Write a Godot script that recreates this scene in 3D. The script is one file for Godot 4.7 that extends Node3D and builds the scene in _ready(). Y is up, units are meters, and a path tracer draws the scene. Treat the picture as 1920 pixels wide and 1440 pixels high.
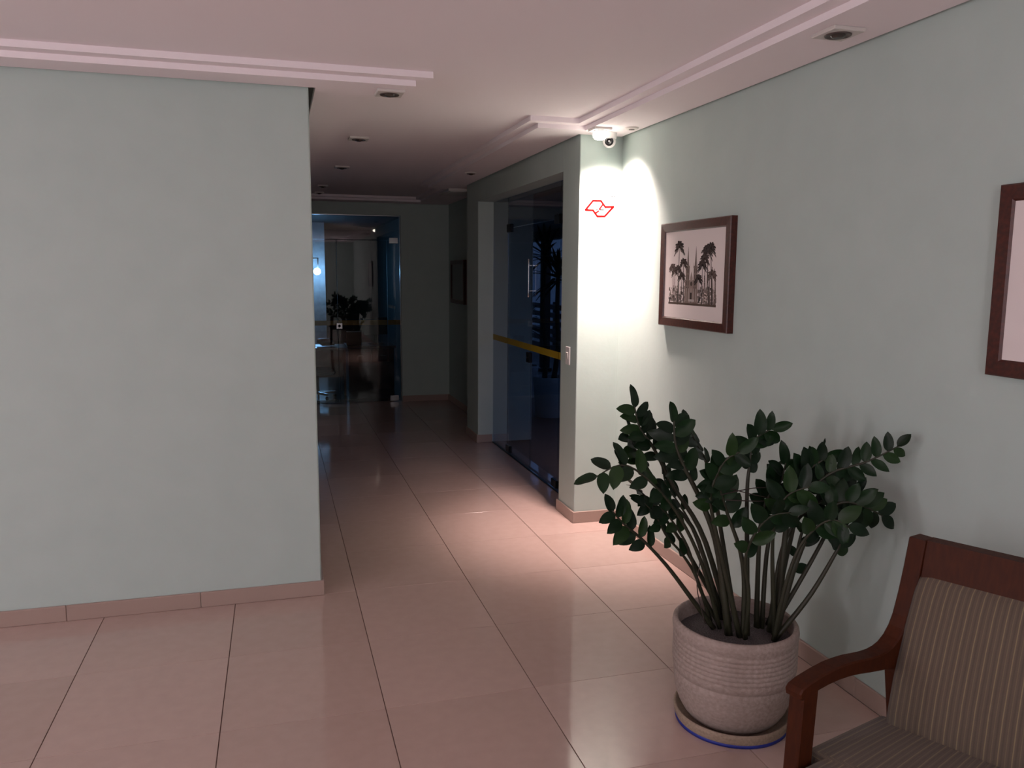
extends Node3D
# A residential lobby at dusk. y up, metres. The camera stands at (0, 1.6, 0) and looks down a corridor along -z.
const CY := 2.444      # underside of the ceiling border
const RX := 2.094      # right wall plane
const LZ := -3.969     # front face of the left wall
const LX := 0.174      # corridor face of the left wall
const T := 0.58        # floor tile pitch
var M := {}
var names := {}
var rng := RandomNumberGenerator.new()

func _ready() -> void:
	rng.seed = 7
	var cam := Camera3D.new(); cam.name = "camera"
	cam.fov = 51.07; cam.near = 0.05; cam.far = 100.0
	cam.position = Vector3(0, 1.6, 0)
	cam.basis = Basis(Vector3.UP, deg_to_rad(-16.32)) * Basis(Vector3.RIGHT, deg_to_rad(-7.775)) * Basis(Vector3.BACK, deg_to_rad(0.379))
	add_child(cam); cam.current = true
	var we := WorldEnvironment.new(); we.name = "world"
	var env := Environment.new()
	env.background_mode = Environment.BG_SKY
	var sky := Sky.new(); var sm := ProceduralSkyMaterial.new()
	sm.sky_top_color = Color(0.30, 0.43, 0.66); sm.sky_horizon_color = Color(0.42, 0.56, 0.80)
	sm.ground_bottom_color = Color(0.05, 0.06, 0.09); sm.ground_horizon_color = Color(0.16, 0.22, 0.38)
	sm.sky_energy_multiplier = SKY; sm.ground_energy_multiplier = SKY
	sky.sky_material = sm; env.sky = sky
	env.tonemap_mode = Environment.TONE_MAPPER_LINEAR
	env.tonemap_exposure = 1.0
	env.sdfgi_enabled = true; env.ssao_enabled = true; env.ssil_enabled = true
	we.environment = env; add_child(we)
	materials()
	lit_downlight()
	unseen_lamps()
	shell()
	ceiling()
	floor_tiles()
	baseboards()
	street_door()
	office_door()
	pictures()
	fittings()
	armchair()
	plant()
	patio()
	office()

const SKY := 1.3
const SPOT := 4.0
const BEAM := 6.2
const UNSEEN_ENERGY := 2.5  # energy of the unseen lamps that light the lobby

# ------------------------------------------------------------------ lamps
func spot(parent: Node3D, at: Vector3, to: Vector3, e: float, angle: float, col: Color) -> void:
	var l := SpotLight3D.new(); l.name = "lamp_light"
	l.position = at; l.light_color = col; l.light_energy = e
	l.spot_angle = angle; l.spot_angle_attenuation = 1.0; l.spot_range = 14.0; l.spot_attenuation = 2.0
	l.light_size = 0.05; l.shadow_enabled = true
	parent.add_child(l, true)
	l.basis = Basis.looking_at(to, Vector3(0.3, 0.1, 1).normalized())

func omni(parent: Node3D, at: Vector3, e: float, size: float, col: Color) -> void:
	var l := OmniLight3D.new(); l.name = "lamp_light"
	l.position = at; l.light_color = col; l.light_energy = e; l.omni_range = 14.0; l.omni_attenuation = 2.0
	l.light_size = size; l.shadow_enabled = true
	parent.add_child(l, true)

func downlight(at: Vector3, label: String, group := "", square := true, size := 0.128, lit := false) -> Node3D:
	var t := thing("recessed_downlight", label, "ceiling light", at, 0.0, group)
	var h := size / 2.0
	var st := begin()
	if square:
		cbox(st, Vector3(0, -0.006, 0), Vector3(size, 0.014, size), 0.003)
	else:
		lathe(st, [Vector2(0.0, -0.012), Vector2(h * 0.88, -0.012), Vector2(h * 0.97, -0.009), Vector2(h, -0.004), Vector2(h, 0.001)], 28)
	mesh("frame", st, M.fitting, t)
	st = begin()
	lathe(st, [Vector2(0.0, -0.0145), Vector2(h * 0.60, -0.0145), Vector2(h * 0.66, -0.017), Vector2(h * 0.70, -0.0165), Vector2(h * 0.72, -0.011)], 28)
	mesh("reflector", st, M.reflector, t)
	st = begin()
	lathe(st, [Vector2(0.0, -0.024), Vector2(h * 0.2, -0.0235), Vector2(h * 0.36, -0.020), Vector2(h * 0.40, -0.0135)], 20)
	if lit == false: mesh("bulb", st, M.bulb_off, t)
	return t

func lit_downlight() -> void:
	var at := Vector3(1.842, CY, -4.50)
	var t := downlight(at, "lit ceiling downlight in the corner beside the security camera", "", true, 0.108, true)
	var st := begin()
	lathe(st, [Vector2(0.0, -0.066), Vector2(0.016, -0.065), Vector2(0.030, -0.060), Vector2(0.040, -0.049), Vector2(0.043, -0.037), Vector2(0.036, -0.016), Vector2(0.03, -0.006)], 24)
	var b := mesh("bulb", st, M.bulb_glow, t)
	b.set_meta("label", "glowing white reflector bulb")
	# a reflector bulb: a strong narrow beam inside a wide soft spill
	spot(t, Vector3(0, -0.076, 0), Vector3(0.36, -1, -0.20), SPOT, 56.0, Color(1.0, 0.89, 0.865))
	spot(t, Vector3(0, -0.0765, 0), Vector3(0.06, -1, -0.06), BEAM, 30.0, Color(1.0, 0.89, 0.865))

func unseen_lamps() -> void:
	# unseen lamps, out of view left and behind, placed to light the lobby
	var spots := [[Vector3(-4.7, 0, 1.5), UNSEEN_ENERGY, "unseen globe lamp out of view in the west corner, placed to light the lobby"], [Vector3(-5.0, 0, -1.5), UNSEEN_ENERGY * 0.95, "unseen globe lamp out of view by the west wall, placed to light the right wall"], [Vector3(0.0, 0, 1.6), UNSEEN_ENERGY * 0.72, "unseen globe lamp out of view behind the camera, placed to light the left wall and pier"]]
	for s in spots:
		var t := thing("unseen_lamp", s[2], "lamp", s[0])
		var st := begin()
		lathe(st, arc_profile(0.24), 36, Vector3(0, 1.62, 0))
		mesh("globe", st, M.globe_glow, t)
		st = begin()
		lathe(st, [Vector2(0.0, 0.0), Vector2(0.15, 0.0), Vector2(0.155, 0.006), Vector2(0.15, 0.018), Vector2(0.02, 0.026)], 32)
		mesh("base", st, M.dark_metal, t)
		st = begin()
		lathe(st, [Vector2(0.012, 0.02), Vector2(0.011, 1.33), Vector2(0.06, 1.345), Vector2(0.07, 1.38), Vector2(0.0, 1.385)], 20)
		mesh("pole", st, M.dark_metal, t)
		omni(t, Vector3(0, 1.62, 0), s[1], 0.235, Color(1.0, 0.94, 0.985))

func arc_profile(r: float) -> Array:
	var a := []
	for i in 15:
		var x := -PI / 2 + PI * i / 14.0
		a.append(Vector2(maxf(0.0, cos(x)) * r, sin(x) * r))
	return a

# ------------------------------------------------------------------ helpers
func begin() -> SurfaceTool:
	var st := SurfaceTool.new(); st.begin(Mesh.PRIMITIVE_TRIANGLES); st.set_smooth_group(-1)
	return st

func numbered(called: String) -> String:
	if not names.has(called):
		names[called] = 0
		return called
	names[called] += 1
	return "%s_%03d" % [called, names[called]]

func thing(called: String, label: String, category: String, at := Vector3.ZERO, turn := 0.0, group := "") -> Node3D:
	var o := Node3D.new(); o.name = numbered(called); add_child(o, true)
	o.position = at; o.rotation.y = turn
	o.set_meta("label", label); o.set_meta("category", category)
	if group != "": o.set_meta("group", group)
	return o

func structure(called: String, label: String, category: String, at := Vector3.ZERO) -> Node3D:
	var o := Node3D.new(); o.name = called; add_child(o, true)
	o.position = at; o.set_meta("kind", "structure"); o.set_meta("label", label); o.set_meta("category", category)
	return o

func mesh(called: String, st: SurfaceTool, m: Material, parent: Node, tangents := false) -> MeshInstance3D:
	st.generate_normals()
	if tangents: st.generate_tangents()
	var o := MeshInstance3D.new(); o.name = called; o.mesh = st.commit(); o.material_override = m
	parent.add_child(o, true)
	return o

func struct_mesh(called: String, st: SurfaceTool, m: Material, label: String, category: String) -> MeshInstance3D:
	var o := mesh(called, st, m, self)
	o.set_meta("kind", "structure"); o.set_meta("label", label); o.set_meta("category", category)
	return o

func inst(called: String, me: Mesh, m: Material, parent: Node, xf := Transform3D.IDENTITY) -> MeshInstance3D:
	var o := MeshInstance3D.new(); o.name = called; o.mesh = me; o.material_override = m; o.transform = xf
	parent.add_child(o, true)
	return o

func tri(st: SurfaceTool, a: Vector3, b: Vector3, c: Vector3, out: Vector3) -> void:
	if (b - a).cross(c - a).dot(out) > 0.0:
		st.add_vertex(a); st.add_vertex(c); st.add_vertex(b)
	else:
		st.add_vertex(a); st.add_vertex(b); st.add_vertex(c)

func quad(st: SurfaceTool, a: Vector3, b: Vector3, c: Vector3, d: Vector3, out: Vector3) -> void:
	tri(st, a, b, c, out); tri(st, a, c, d, out)

func box(st: SurfaceTool, lo: Vector3, hi: Vector3) -> void:
	cbox(st, (lo + hi) / 2.0, hi - lo, 0.0)

func cbox(st: SurfaceTool, c: Vector3, s: Vector3, ch: float, b := Basis.IDENTITY) -> void:
	# a box with chamfered edges, turned by b
	var h := s / 2.0
	for ax in 3:
		var e1 := (ax + 1) % 3; var e2 := (ax + 2) % 3
		for sg in [-1.0, 1.0]:
			var q := []
			for k in [[-1, -1], [1, -1], [1, 1], [-1, 1]]:
				var p := Vector3.ZERO
				p[ax] = sg * h[ax]; p[e1] = k[0] * (h[e1] - ch); p[e2] = k[1] * (h[e2] - ch)
				q.append(c + b * p)
			var n := Vector3.ZERO; n[ax] = sg
			quad(st, q[0], q[1], q[2], q[3], b * n)
	if ch <= 0.0: return
	for ax in 3:
		var e1 := (ax + 1) % 3; var e2 := (ax + 2) % 3
		for s1 in [-1.0, 1.0]:
			for s2 in [-1.0, 1.0]:
				var q := []
				for k in [[-1, 0], [1, 0], [1, 1], [-1, 1]]:
					var p := Vector3.ZERO
					p[ax] = k[0] * (h[ax] - ch)
					p[e1] = s1 * (h[e1] - (ch if k[1] == 1 else 0.0)); p[e2] = s2 * (h[e2] - (0.0 if k[1] == 1 else ch))
					q.append(c + b * p)
				var n := Vector3.ZERO; n[e1] = s1; n[e2] = s2
				quad(st, q[0], q[1], q[2], q[3], b * n)
	for sx in [-1.0, 1.0]:
		for sy in [-1.0, 1.0]:
			for sz in [-1.0, 1.0]:
				var g := Vector3(sx, sy, sz)
				tri(st, c + b * (g * Vector3(h.x, h.y - ch, h.z - ch)), c + b * (g * Vector3(h.x - ch, h.y, h.z - ch)), c + b * (g * Vector3(h.x - ch, h.y - ch, h.z)), b * g)

func lathe(st: SurfaceTool, prof: Array, segs: int, c := Vector3.ZERO, b := Basis.IDENTITY, wob := 0.0) -> void:
	st.set_smooth_group(1)
	var rings := []
	for p in prof:
		var ring := []
		for i in segs:
			var a := TAU * i / segs
			var r: float = p.x * (1.0 + wob * sin(3.0 * a + p.y * 23.0) + wob * 0.6 * sin(5.0 * a - p.y * 41.0))
			ring.append(Vector3(cos(a) * r, p.y, sin(a) * r))
		rings.append(ring)
	for j in prof.size() - 1:
		var d: Vector2 = prof[j + 1] - prof[j]
		var n2 := Vector2(d.y, -d.x)
		for i in segs:
			var k := (i + 1) % segs
			var am := TAU * (i + 0.5) / segs
			var out := Vector3(cos(am) * n2.x, n2.y, sin(am) * n2.x)
			var a: Vector3 = rings[j][i]; var e: Vector3 = rings[j][k]; var f: Vector3 = rings[j + 1][k]; var g: Vector3 = rings[j + 1][i]
			if prof[j].x > 1e-5: tri(st, c + b * a, c + b * e, c + b * f, b * out)
			if prof[j + 1].x > 1e-5: tri(st, c + b * a, c + b * f, c + b * g, b * out)
	st.set_smooth_group(-1)

func spline(p: Array, t: float) -> Vector3:
	var n := p.size() - 1
	var x := clampf(t, 0.0, 0.9999) * n
	var i := int(x); var f := x - i
	var a: Vector3 = p[maxi(i - 1, 0)]; var b: Vector3 = p[i]; var c: Vector3 = p[i + 1]; var d: Vector3 = p[mini(i + 2, n)]
	return 0.5 * (2.0 * b + (c - a) * f + (2.0 * a - 5.0 * b + 4.0 * c - d) * f * f + (3.0 * b - a - 3.0 * c + d) * f * f * f)

func tube(st: SurfaceTool, pts: Array, r0: float, r1: float, steps: int, sides: int, pw := 1.0) -> void:
	st.set_smooth_group(1)
	var rings := []; var ctr := []
	var up := Vector3(0.3, 0.2, 1).normalized()
	for j in steps + 1:
		var t := float(j) / steps
		var p := spline(pts, t)
		var tg := (spline(pts, minf(t + 0.01, 1.0)) - spline(pts, maxf(t - 0.01, 0.0))).normalized()
		var x := up.cross(tg).normalized(); var y := tg.cross(x)
		up = y if absf(y.dot(up)) > 0.1 else up
		var r := lerpf(r0, r1, pow(t, pw))
		var ring := []
		for i in sides:
			var a := TAU * i / sides
			ring.append(p + (x * cos(a) + y * sin(a)) * r)
		rings.append(ring); ctr.append(p)
	for j in steps:
		for i in sides:
			var k := (i + 1) % sides
			var out: Vector3 = rings[j][i] + rings[j][k] - 2.0 * ctr[j]
			quad(st, rings[j][i], rings[j][k], rings[j + 1][k], rings[j + 1][i], out)
	for i in range(1, sides - 1):
		tri(st, rings[steps][0], rings[steps][i], rings[steps][i + 1], ctr[steps] - ctr[steps - 1])
		tri(st, rings[0][0], rings[0][i], rings[0][i + 1], ctr[0] - ctr[1])
	st.set_smooth_group(-1)

func extrude(st: SurfaceTool, poly: PackedVector2Array, depth: float, b: Transform3D, ch := 0.003) -> void:
	# poly in the (x, y) plane, thickness along z from 0 to depth, edges chamfered
	var inner := Geometry2D.offset_polygon(poly, -ch)
	var cap: PackedVector2Array = inner[0] if inner.size() > 0 else poly
	var idx := Geometry2D.triangulate_polygon(cap)
	for z in [0.0, depth]:
		var n := b.basis * Vector3(0, 0, 1 if z > 0 else -1)
		for k in range(0, idx.size(), 3):
			tri(st, b * v3(cap[idx[k]], z), b * v3(cap[idx[k + 1]], z), b * v3(cap[idx[k + 2]], z), n)
	var cw := Geometry2D.is_polygon_clockwise(poly)
	for i in poly.size():
		var p := poly[i]; var q := poly[(i + 1) % poly.size()]
		var d := q - p
		var o2 := Vector2(d.y, -d.x) * (-1.0 if cw else 1.0)
		var out := b.basis * Vector3(o2.x, o2.y, 0)
		quad(st, b * v3(p, ch), b * v3(q, ch), b * v3(q, depth - ch), b * v3(p, depth - ch), out)
		# chamfers run to the nearest points of the inset outline
		var pi := nearest(cap, p); var qi := nearest(cap, q)
		quad(st, b * v3(p, ch), b * v3(q, ch), b * v3(qi, 0), b * v3(pi, 0), out + b.basis * Vector3(0, 0, -d.length()))
		quad(st, b * v3(p, depth - ch), b * v3(q, depth - ch), b * v3(qi, depth), b * v3(pi, depth), out + b.basis * Vector3(0, 0, d.length()))

func nearest(poly: PackedVector2Array, p: Vector2) -> Vector2:
	var best := poly[0]
	for q in poly:
		if q.distance_squared_to(p) < best.distance_squared_to(p): best = q
	return best

func v3(p: Vector2, z: float) -> Vector3:
	return Vector3(p.x, p.y, z)

func mat(c: Color, rough := 0.6, metal := 0.0) -> StandardMaterial3D:
	var m := StandardMaterial3D.new()
	m.albedo_color = c; m.roughness = rough; m.metallic = metal
	return m

func noise_tex(freq: float, a: Color, b: Color, seed_ := 1, oct := 4, w := 512, as_normal := false, bump := 2.0) -> NoiseTexture2D:
	var n := FastNoiseLite.new(); n.seed = seed_; n.frequency = freq; n.fractal_octaves = oct
	var t := NoiseTexture2D.new(); t.noise = n; t.width = w; t.height = w; t.seamless = true
	if as_normal:
		t.as_normal_map = true; t.bump_strength = bump
	else:
		var g := Gradient.new(); g.set_color(0, a); g.set_color(1, b); t.color_ramp = g
	return t

func textured(tex: Texture2D, scale: Vector3, rough: float, world := true, tint := Color.WHITE) -> StandardMaterial3D:
	var m := mat(tint, rough)
	m.albedo_texture = tex; m.uv1_triplanar = true; m.uv1_world_triplanar = world; m.uv1_scale = scale
	return m

func materials() -> void:
	M.wall = textured(noise_tex(0.012, Color(0.690, 0.752, 0.728), Color(0.708, 0.768, 0.744), 3), Vector3(0.6, 0.6, 0.6), 0.72)
	M.wall.normal_enabled = true; M.wall.normal_texture = noise_tex(0.09, Color.BLACK, Color.WHITE, 4, 3, 512, true, 1.5); M.wall.normal_scale = 0.05
	M.ceiling = mat(Color(0.955, 0.92, 0.93), 0.85)
	M.slab = mat(Color(0.6, 0.6, 0.58), 0.9)
	M.tile = []
	for k in 4:
		var d := 0.012 * k
		var m := textured(noise_tex(0.02, Color(0.73, 0.632, 0.595), Color(0.75, 0.652, 0.615), 20, 5), Vector3(1.3, 1.3, 1.3), 0.075) if k == 0 else (M.tile[0] as StandardMaterial3D).duplicate()
		m.albedo_color = Color(1 - d, 1 - d * 1.1, 1 - d * 1.2)
		m.metallic_specular = 0.5
		M.tile.append(m)
	M.grout = mat(Color(0.40, 0.30, 0.265), 0.9)
	M.skirt = mat(Color(0.64, 0.555, 0.515), 0.35)
	M.fitting = mat(Color(0.82, 0.80, 0.78), 0.45)
	M.reflector = mat(Color(0.36, 0.32, 0.30), 0.4, 0.3)
	M.bulb_off = mat(Color(0.25, 0.22, 0.2), 0.25)
	M.bulb_glow = mat(Color(1, 1, 1), 0.4)
	M.bulb_glow.emission_enabled = true; M.bulb_glow.emission = Color(1.0, 0.96, 0.9); M.bulb_glow.emission_energy_multiplier = 16.0
	M.globe_glow = mat(Color(1, 1, 1), 0.4)
	M.globe_glow.emission_enabled = true; M.globe_glow.emission = Color(1.0, 0.85, 0.78); M.globe_glow.emission_energy_multiplier = 2.0
	M.frame = textured(noise_tex(0.03, Color(0.20, 0.075, 0.055), Color(0.34, 0.14, 0.10), 8), Vector3(3, 3, 3), 0.35)
	M.chair_wood = textured(noise_tex(0.025, Color(0.19, 0.075, 0.024), Color(0.27, 0.118, 0.038), 9, 5), Vector3(5, 1.2, 5), 0.55, false); M.chair_wood.metallic_specular = 0.3
	M.paper = mat(Color(0.90, 0.86, 0.84), 0.6)
	M.black = mat(Color(0.02, 0.02, 0.022), 0.25)
	M.dark_metal = mat(Color(0.10, 0.10, 0.11), 0.35, 0.7)
	M.chrome = mat(Color(0.75, 0.75, 0.76), 0.22, 0.9)
	M.white = mat(Color(0.86, 0.85, 0.84), 0.4)
	M.glass = mat(Color(0.012, 0.016, 0.018, 0.28), 0.015)
	M.glass.transparency = BaseMaterial3D.TRANSPARENCY_ALPHA
	M.yellow = mat(Color(0.62, 0.52, 0.05), 0.45)
	M.red = mat(Color(0.62, 0.05, 0.05), 1.0); M.red.metallic_specular = 0.0
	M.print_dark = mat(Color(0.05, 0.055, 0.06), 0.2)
	M.pot = textured(noise_tex(0.03, Color(0.53, 0.47, 0.44), Color(0.68, 0.62, 0.585), 12, 5), Vector3(4, 4, 4), 0.8, false)
	M.pot.normal_enabled = true; M.pot.normal_texture = noise_tex(0.12, Color.BLACK, Color.WHITE, 13, 4, 512, true, 3.0); M.pot.normal_scale = 0.5
	M.saucer = textured(noise_tex(0.03, Color(0.50, 0.44, 0.37), Color(0.66, 0.58, 0.51), 14, 5), Vector3(5, 5, 5), 0.8, false)
	M.blue = mat(Color(0.10, 0.16, 0.52), 0.5)
	M.soil = textured(noise_tex(0.06, Color(0.16, 0.15, 0.15), Color(0.50, 0.47, 0.47), 15, 5), Vector3(6, 6, 6), 0.95, false)
	M.leaf = []
	for c in [Color(0.065, 0.15, 0.075), Color(0.05, 0.125, 0.065), Color(0.08, 0.175, 0.08), Color(0.12, 0.21, 0.09)]:
		var m := mat(c, 0.42); m.metallic_specular = 0.35; m.backlight_enabled = true; m.backlight = Color(0.02, 0.045, 0.012)
		M.leaf.append(m)
	M.stem = mat(Color(0.15, 0.155, 0.09), 0.55)
	M.twig = mat(Color(0.16, 0.11, 0.09), 0.7)
	M.fabric = fabric_material()

func fabric_material() -> StandardMaterial3D:
	# woven rib: fine dark and light warp stripes, two broad pale ones per repeat
	var im := Image.create(128, 128, false, Image.FORMAT_RGB8)
	var hi := Image.create(128, 128, false, Image.FORMAT_RGB8)
	var r := RandomNumberGenerator.new(); r.seed = 5
	for x in 128:
		var w := fposmod(x, 64) / 64.0
		var line := maxf(exp(-pow((w - 0.2) / 0.05, 2.0)), 0.55 * exp(-pow((w - 0.7) / 0.045, 2.0)))
		var rib := 0.5 + 0.5 * sin(TAU * x / 16.0)
		for y in 128:
			var weave := 0.5 + 0.5 * sin(TAU * y / 4.0 + (PI if (x / 4) % 2 == 0 else 0.0))
			var v := 0.80 + 0.10 * rib + 0.55 * line * (0.75 + 0.25 * weave) + r.randf_range(-0.05, 0.05) + 0.05 * weave
			im.set_pixel(x, y, Color(0.37 * v, 0.318 * v + 0.015 * line, 0.268 * v - 0.03 * line))
			var hh := clampf(0.3 * rib + 0.5 * line + 0.2 * weave, 0.0, 1.0)
			hi.set_pixel(x, y, Color(hh, hh, hh))
	hi.bump_map_to_normal_map(3.0)
	im.generate_mipmaps(); hi.generate_mipmaps()
	var m := mat(Color.WHITE, 0.9)
	m.albedo_texture = ImageTexture.create_from_image(im)
	m.normal_enabled = true; m.normal_texture = ImageTexture.create_from_image(hi); m.normal_scale = 0.8
	m.rim_enabled = true; m.rim = 0.2
	return m

# ------------------------------------------------------------------ the shell
func shell() -> void:
	var st := begin()
	cbox(st, Vector3((-5.9 + LX) / 2, 1.3, (LZ - 10.15) / 2), Vector3(LX + 5.9, 2.6, LZ + 10.15), 0.006)
	struct_mesh("wall_left", st, M.wall, "pale green wall on the left with the corner where the corridor begins", "wall")
	st = begin(); box(st, Vector3(RX, 0, -4.742), Vector3(2.35, 2.6, 3.0))
	struct_mesh("wall_right", st, M.wall, "long pale green wall behind the plant and armchair, hung with pictures", "wall")
	st = begin(); cbox(st, Vector3((1.814 + 2.35) / 2, 1.3, (-4.742 - 5.045) / 2), Vector3(2.35 - 1.814, 2.6, 0.303), 0.004)
	struct_mesh("wall_pier_front", st, M.wall, "brightly lit pier with the red outlined sign and the light switch", "wall")
	st = begin(); cbox(st, Vector3((1.814 + 2.35) / 2, 1.3, (-7.345 - 7.80) / 2), Vector3(2.35 - 1.814, 2.6, 0.455), 0.004)
	struct_mesh("wall_pier_rear", st, M.wall, "dim pier at the far side of the street door opening", "wall")
	st = begin(); box(st, Vector3(1.814, 2.262, -7.345), Vector3(2.08, 2.6, -5.045))
	struct_mesh("wall_header", st, M.wall, "wall band over the street door between the two piers", "wall")
	st = begin(); box(st, Vector3(RX, 0, -10.15), Vector3(2.35, 2.6, -7.80))
	struct_mesh("wall_right_rear", st, M.wall, "dark end of the right corridor wall holding two framed pictures", "wall")
	st = begin(); box(st, Vector3(1.492, 0, -10.15), Vector3(2.35, 2.6, -10.0)); box(st, Vector3(LX, 2.305, -10.15), Vector3(1.492, 2.6, -10.0))
	struct_mesh("wall_rear", st, M.wall, "dark end wall of the corridor around the office glass", "wall")
	st = begin(); box(st, Vector3(-5.9, 0, 2.8), Vector3(2.35, 2.6, 3.0))
	struct_mesh("wall_front", st, M.wall, "pale green lobby wall at the front", "wall")
	st = begin(); box(st, Vector3(-5.9, 0, LZ), Vector3(-5.7, 2.6, 3.0))
	struct_mesh("wall_west", st, M.wall, "pale green lobby wall at the west end", "wall")

func in_rects(p: Vector2, rects: Array) -> bool:
	for r in rects:
		if (r as Rect2).has_point(p): return true
	return false

func rc(x0: float, z0: float, x1: float, z1: float) -> Rect2:
	return Rect2(x0, z0, x1 - x0, z1 - z0)

func cells(rects_in: Array, rects_out: Array) -> Array:
	# axis-aligned cells of the area inside the first rectangles and outside the second
	var xs := []; var zs := []
	for r in rects_in + rects_out:
		for x in [r.position.x, r.end.x]: if not xs.has(x): xs.append(x)
		for z in [r.position.y, r.end.y]: if not zs.has(z): zs.append(z)
	xs.sort(); zs.sort()
	var out := []
	for i in xs.size() - 1:
		for j in zs.size() - 1:
			var c := Vector2((xs[i] + xs[i + 1]) / 2, (zs[j] + zs[j + 1]) / 2)
			if xs[i + 1] - xs[i] > 1e-5 and zs[j + 1] - zs[j] > 1e-5 and in_rects(c, rects_in) and not in_rects(c, rects_out): out.append(rc(xs[i], zs[j], xs[i + 1], zs[j + 1]))
	return out

func flat(st: SurfaceTool, cs: Array, y: float) -> void:
	for r in cs:
		quad(st, Vector3(r.position.x, y, r.position.y), Vector3(r.end.x, y, r.position.y), Vector3(r.end.x, y, r.end.y), Vector3(r.position.x, y, r.end.y), Vector3.DOWN)

func rim_walls(st: SurfaceTool, cs: Array, rects: Array, y0: float, y1: float, inward: float) -> void:
	# upright strips wherever a cell meets the outside of the area
	for r in cs:
		var c: Vector2 = r.get_center()
		for d in [Vector2(1, 0), Vector2(-1, 0), Vector2(0, 1), Vector2(0, -1)]:
			var n := c + Vector2(d.x * (r.size.x / 2 + 0.001), d.y * (r.size.y / 2 + 0.001))
			if in_rects(n, rects): continue
			var m := c + Vector2(d.x * r.size.x / 2, d.y * r.size.y / 2)
			var t := Vector2(absf(d.y) * r.size.x / 2, absf(d.x) * r.size.y / 2)
			quad(st, Vector3(m.x - t.x, y0, m.y - t.y), Vector3(m.x + t.x, y0, m.y + t.y), Vector3(m.x + t.x, y1, m.y + t.y), Vector3(m.x - t.x, y1, m.y - t.y), Vector3(d.x, 0, d.y) * inward)

func ceiling() -> void:
	var root := structure("ceiling", "white plaster ceiling with a stepped moulding around a raised centre", "ceiling")
	var outer := [rc(-5.66, LZ + 0.02, RX - 0.018, 2.76), rc(LX + 0.03, -9.975, 1.794, LZ + 0.02), rc(1.79, -4.722, RX - 0.018, LZ + 0.1), rc(1.79, -9.975, RX - 0.018, -7.82)]
	var o1 := [rc(-5.3, -3.78, 1.785, 2.4), rc(0.642, -4.05, 1.785, -3.7), rc(0.642, -4.59, 1.785, -4.0), rc(0.345, -9.70, 1.49, -4.05), rc(1.4, -9.70, 1.69, -8.1)]
	var o2 := [rc(-5.23, -3.715, 1.72, 2.33), rc(0.71, -4.11, 1.72, -3.7), rc(0.71, -4.525, 1.72, -4.0), rc(0.415, -9.635, 1.425, -4.11), rc(1.4, -9.635, 1.625, -8.165)]
	var st := begin()
	var cb := cells(outer, o1)
	flat(st, cb, CY)
	var co := cells(outer, [])
	rim_walls(st, co, outer, CY, CY + 0.03, 1.0)
	mesh("ceiling_border", st, M.ceiling, root)
	st = begin()
	var c1 := cells(o1, [])
	rim_walls(st, c1, o1, CY, CY + 0.026, -1.0)
	flat(st, cells(o1, o2), CY + 0.026)
	mesh("lower_step", st, M.ceiling, root)
	st = begin()
	var c2 := cells(o2, [])
	rim_walls(st, c2, o2, CY + 0.026, CY + 0.054, -1.0)
	flat(st, c2, CY + 0.054)
	mesh("raised_centre", st, M.ceiling, root)
	st = begin(); box(st, Vector3(-5.9, 2.505, -10.15), Vector3(2.35, 2.78, 3.0))
	mesh("roof_slab", st, M.slab, root)

func floor_tiles() -> void:
	var root := structure("floor", "polished beige porcelain floor tiles with thin dark joints", "floor")
	var st := begin(); box(st, Vector3(-5.9, -0.2, -20.0), Vector3(2.083, -0.004, 3.0))
	mesh("screed", st, M.grout, root)
	st = begin(); cbox(st, Vector3(0, -0.008, 0), Vector3(T - 0.0034, 0.016, T - 0.0020), 0.0006)
	st.generate_normals(); var full := st.commit()
	for i in range(-9, 5):
		for j in range(-10, 13):
			var x := -0.817 + (i + 0.5) * T; var z := -2.81 - (j + 0.5) * T
			if x < -5.8 or x > 2.09 or z > 2.8: continue
			if x + T / 2 < LX and z - T / 2 < LZ - 0.5: continue
			if z < -10.1 : continue
			inst("tile", full, M.tile[rng.randi_range(0, 3)], root, Transform3D(Basis.IDENTITY, Vector3(x, 0.0, z)))

func skirting(called: String, label: String, runs: Array) -> void:
	# each run: from, to, outward direction; cut into pieces of a tile's length
	var root := structure(called, label, "baseboard")
	for r in runs:
		var a: Vector3 = r[0]; var b: Vector3 = r[1]; var n: Vector3 = r[2]
		var d := (b - a).normalized(); var len := a.distance_to(b); var at := 0.0
		while at < len - 0.002:
			var l := minf(T, len - at)
			var st := begin()
			var c := a + d * (at + l / 2) + n * 0.0065 + Vector3(0, 0.0375, 0)
			cbox(st, c, Vector3(absf(d.x) * (l - 0.0015) + absf(n.x) * 0.013, 0.075, absf(d.z) * (l - 0.0015) + absf(n.z) * 0.013), 0.0025)
			mesh("skirting_tile", st, M.skirt, root)
			at += l

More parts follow.
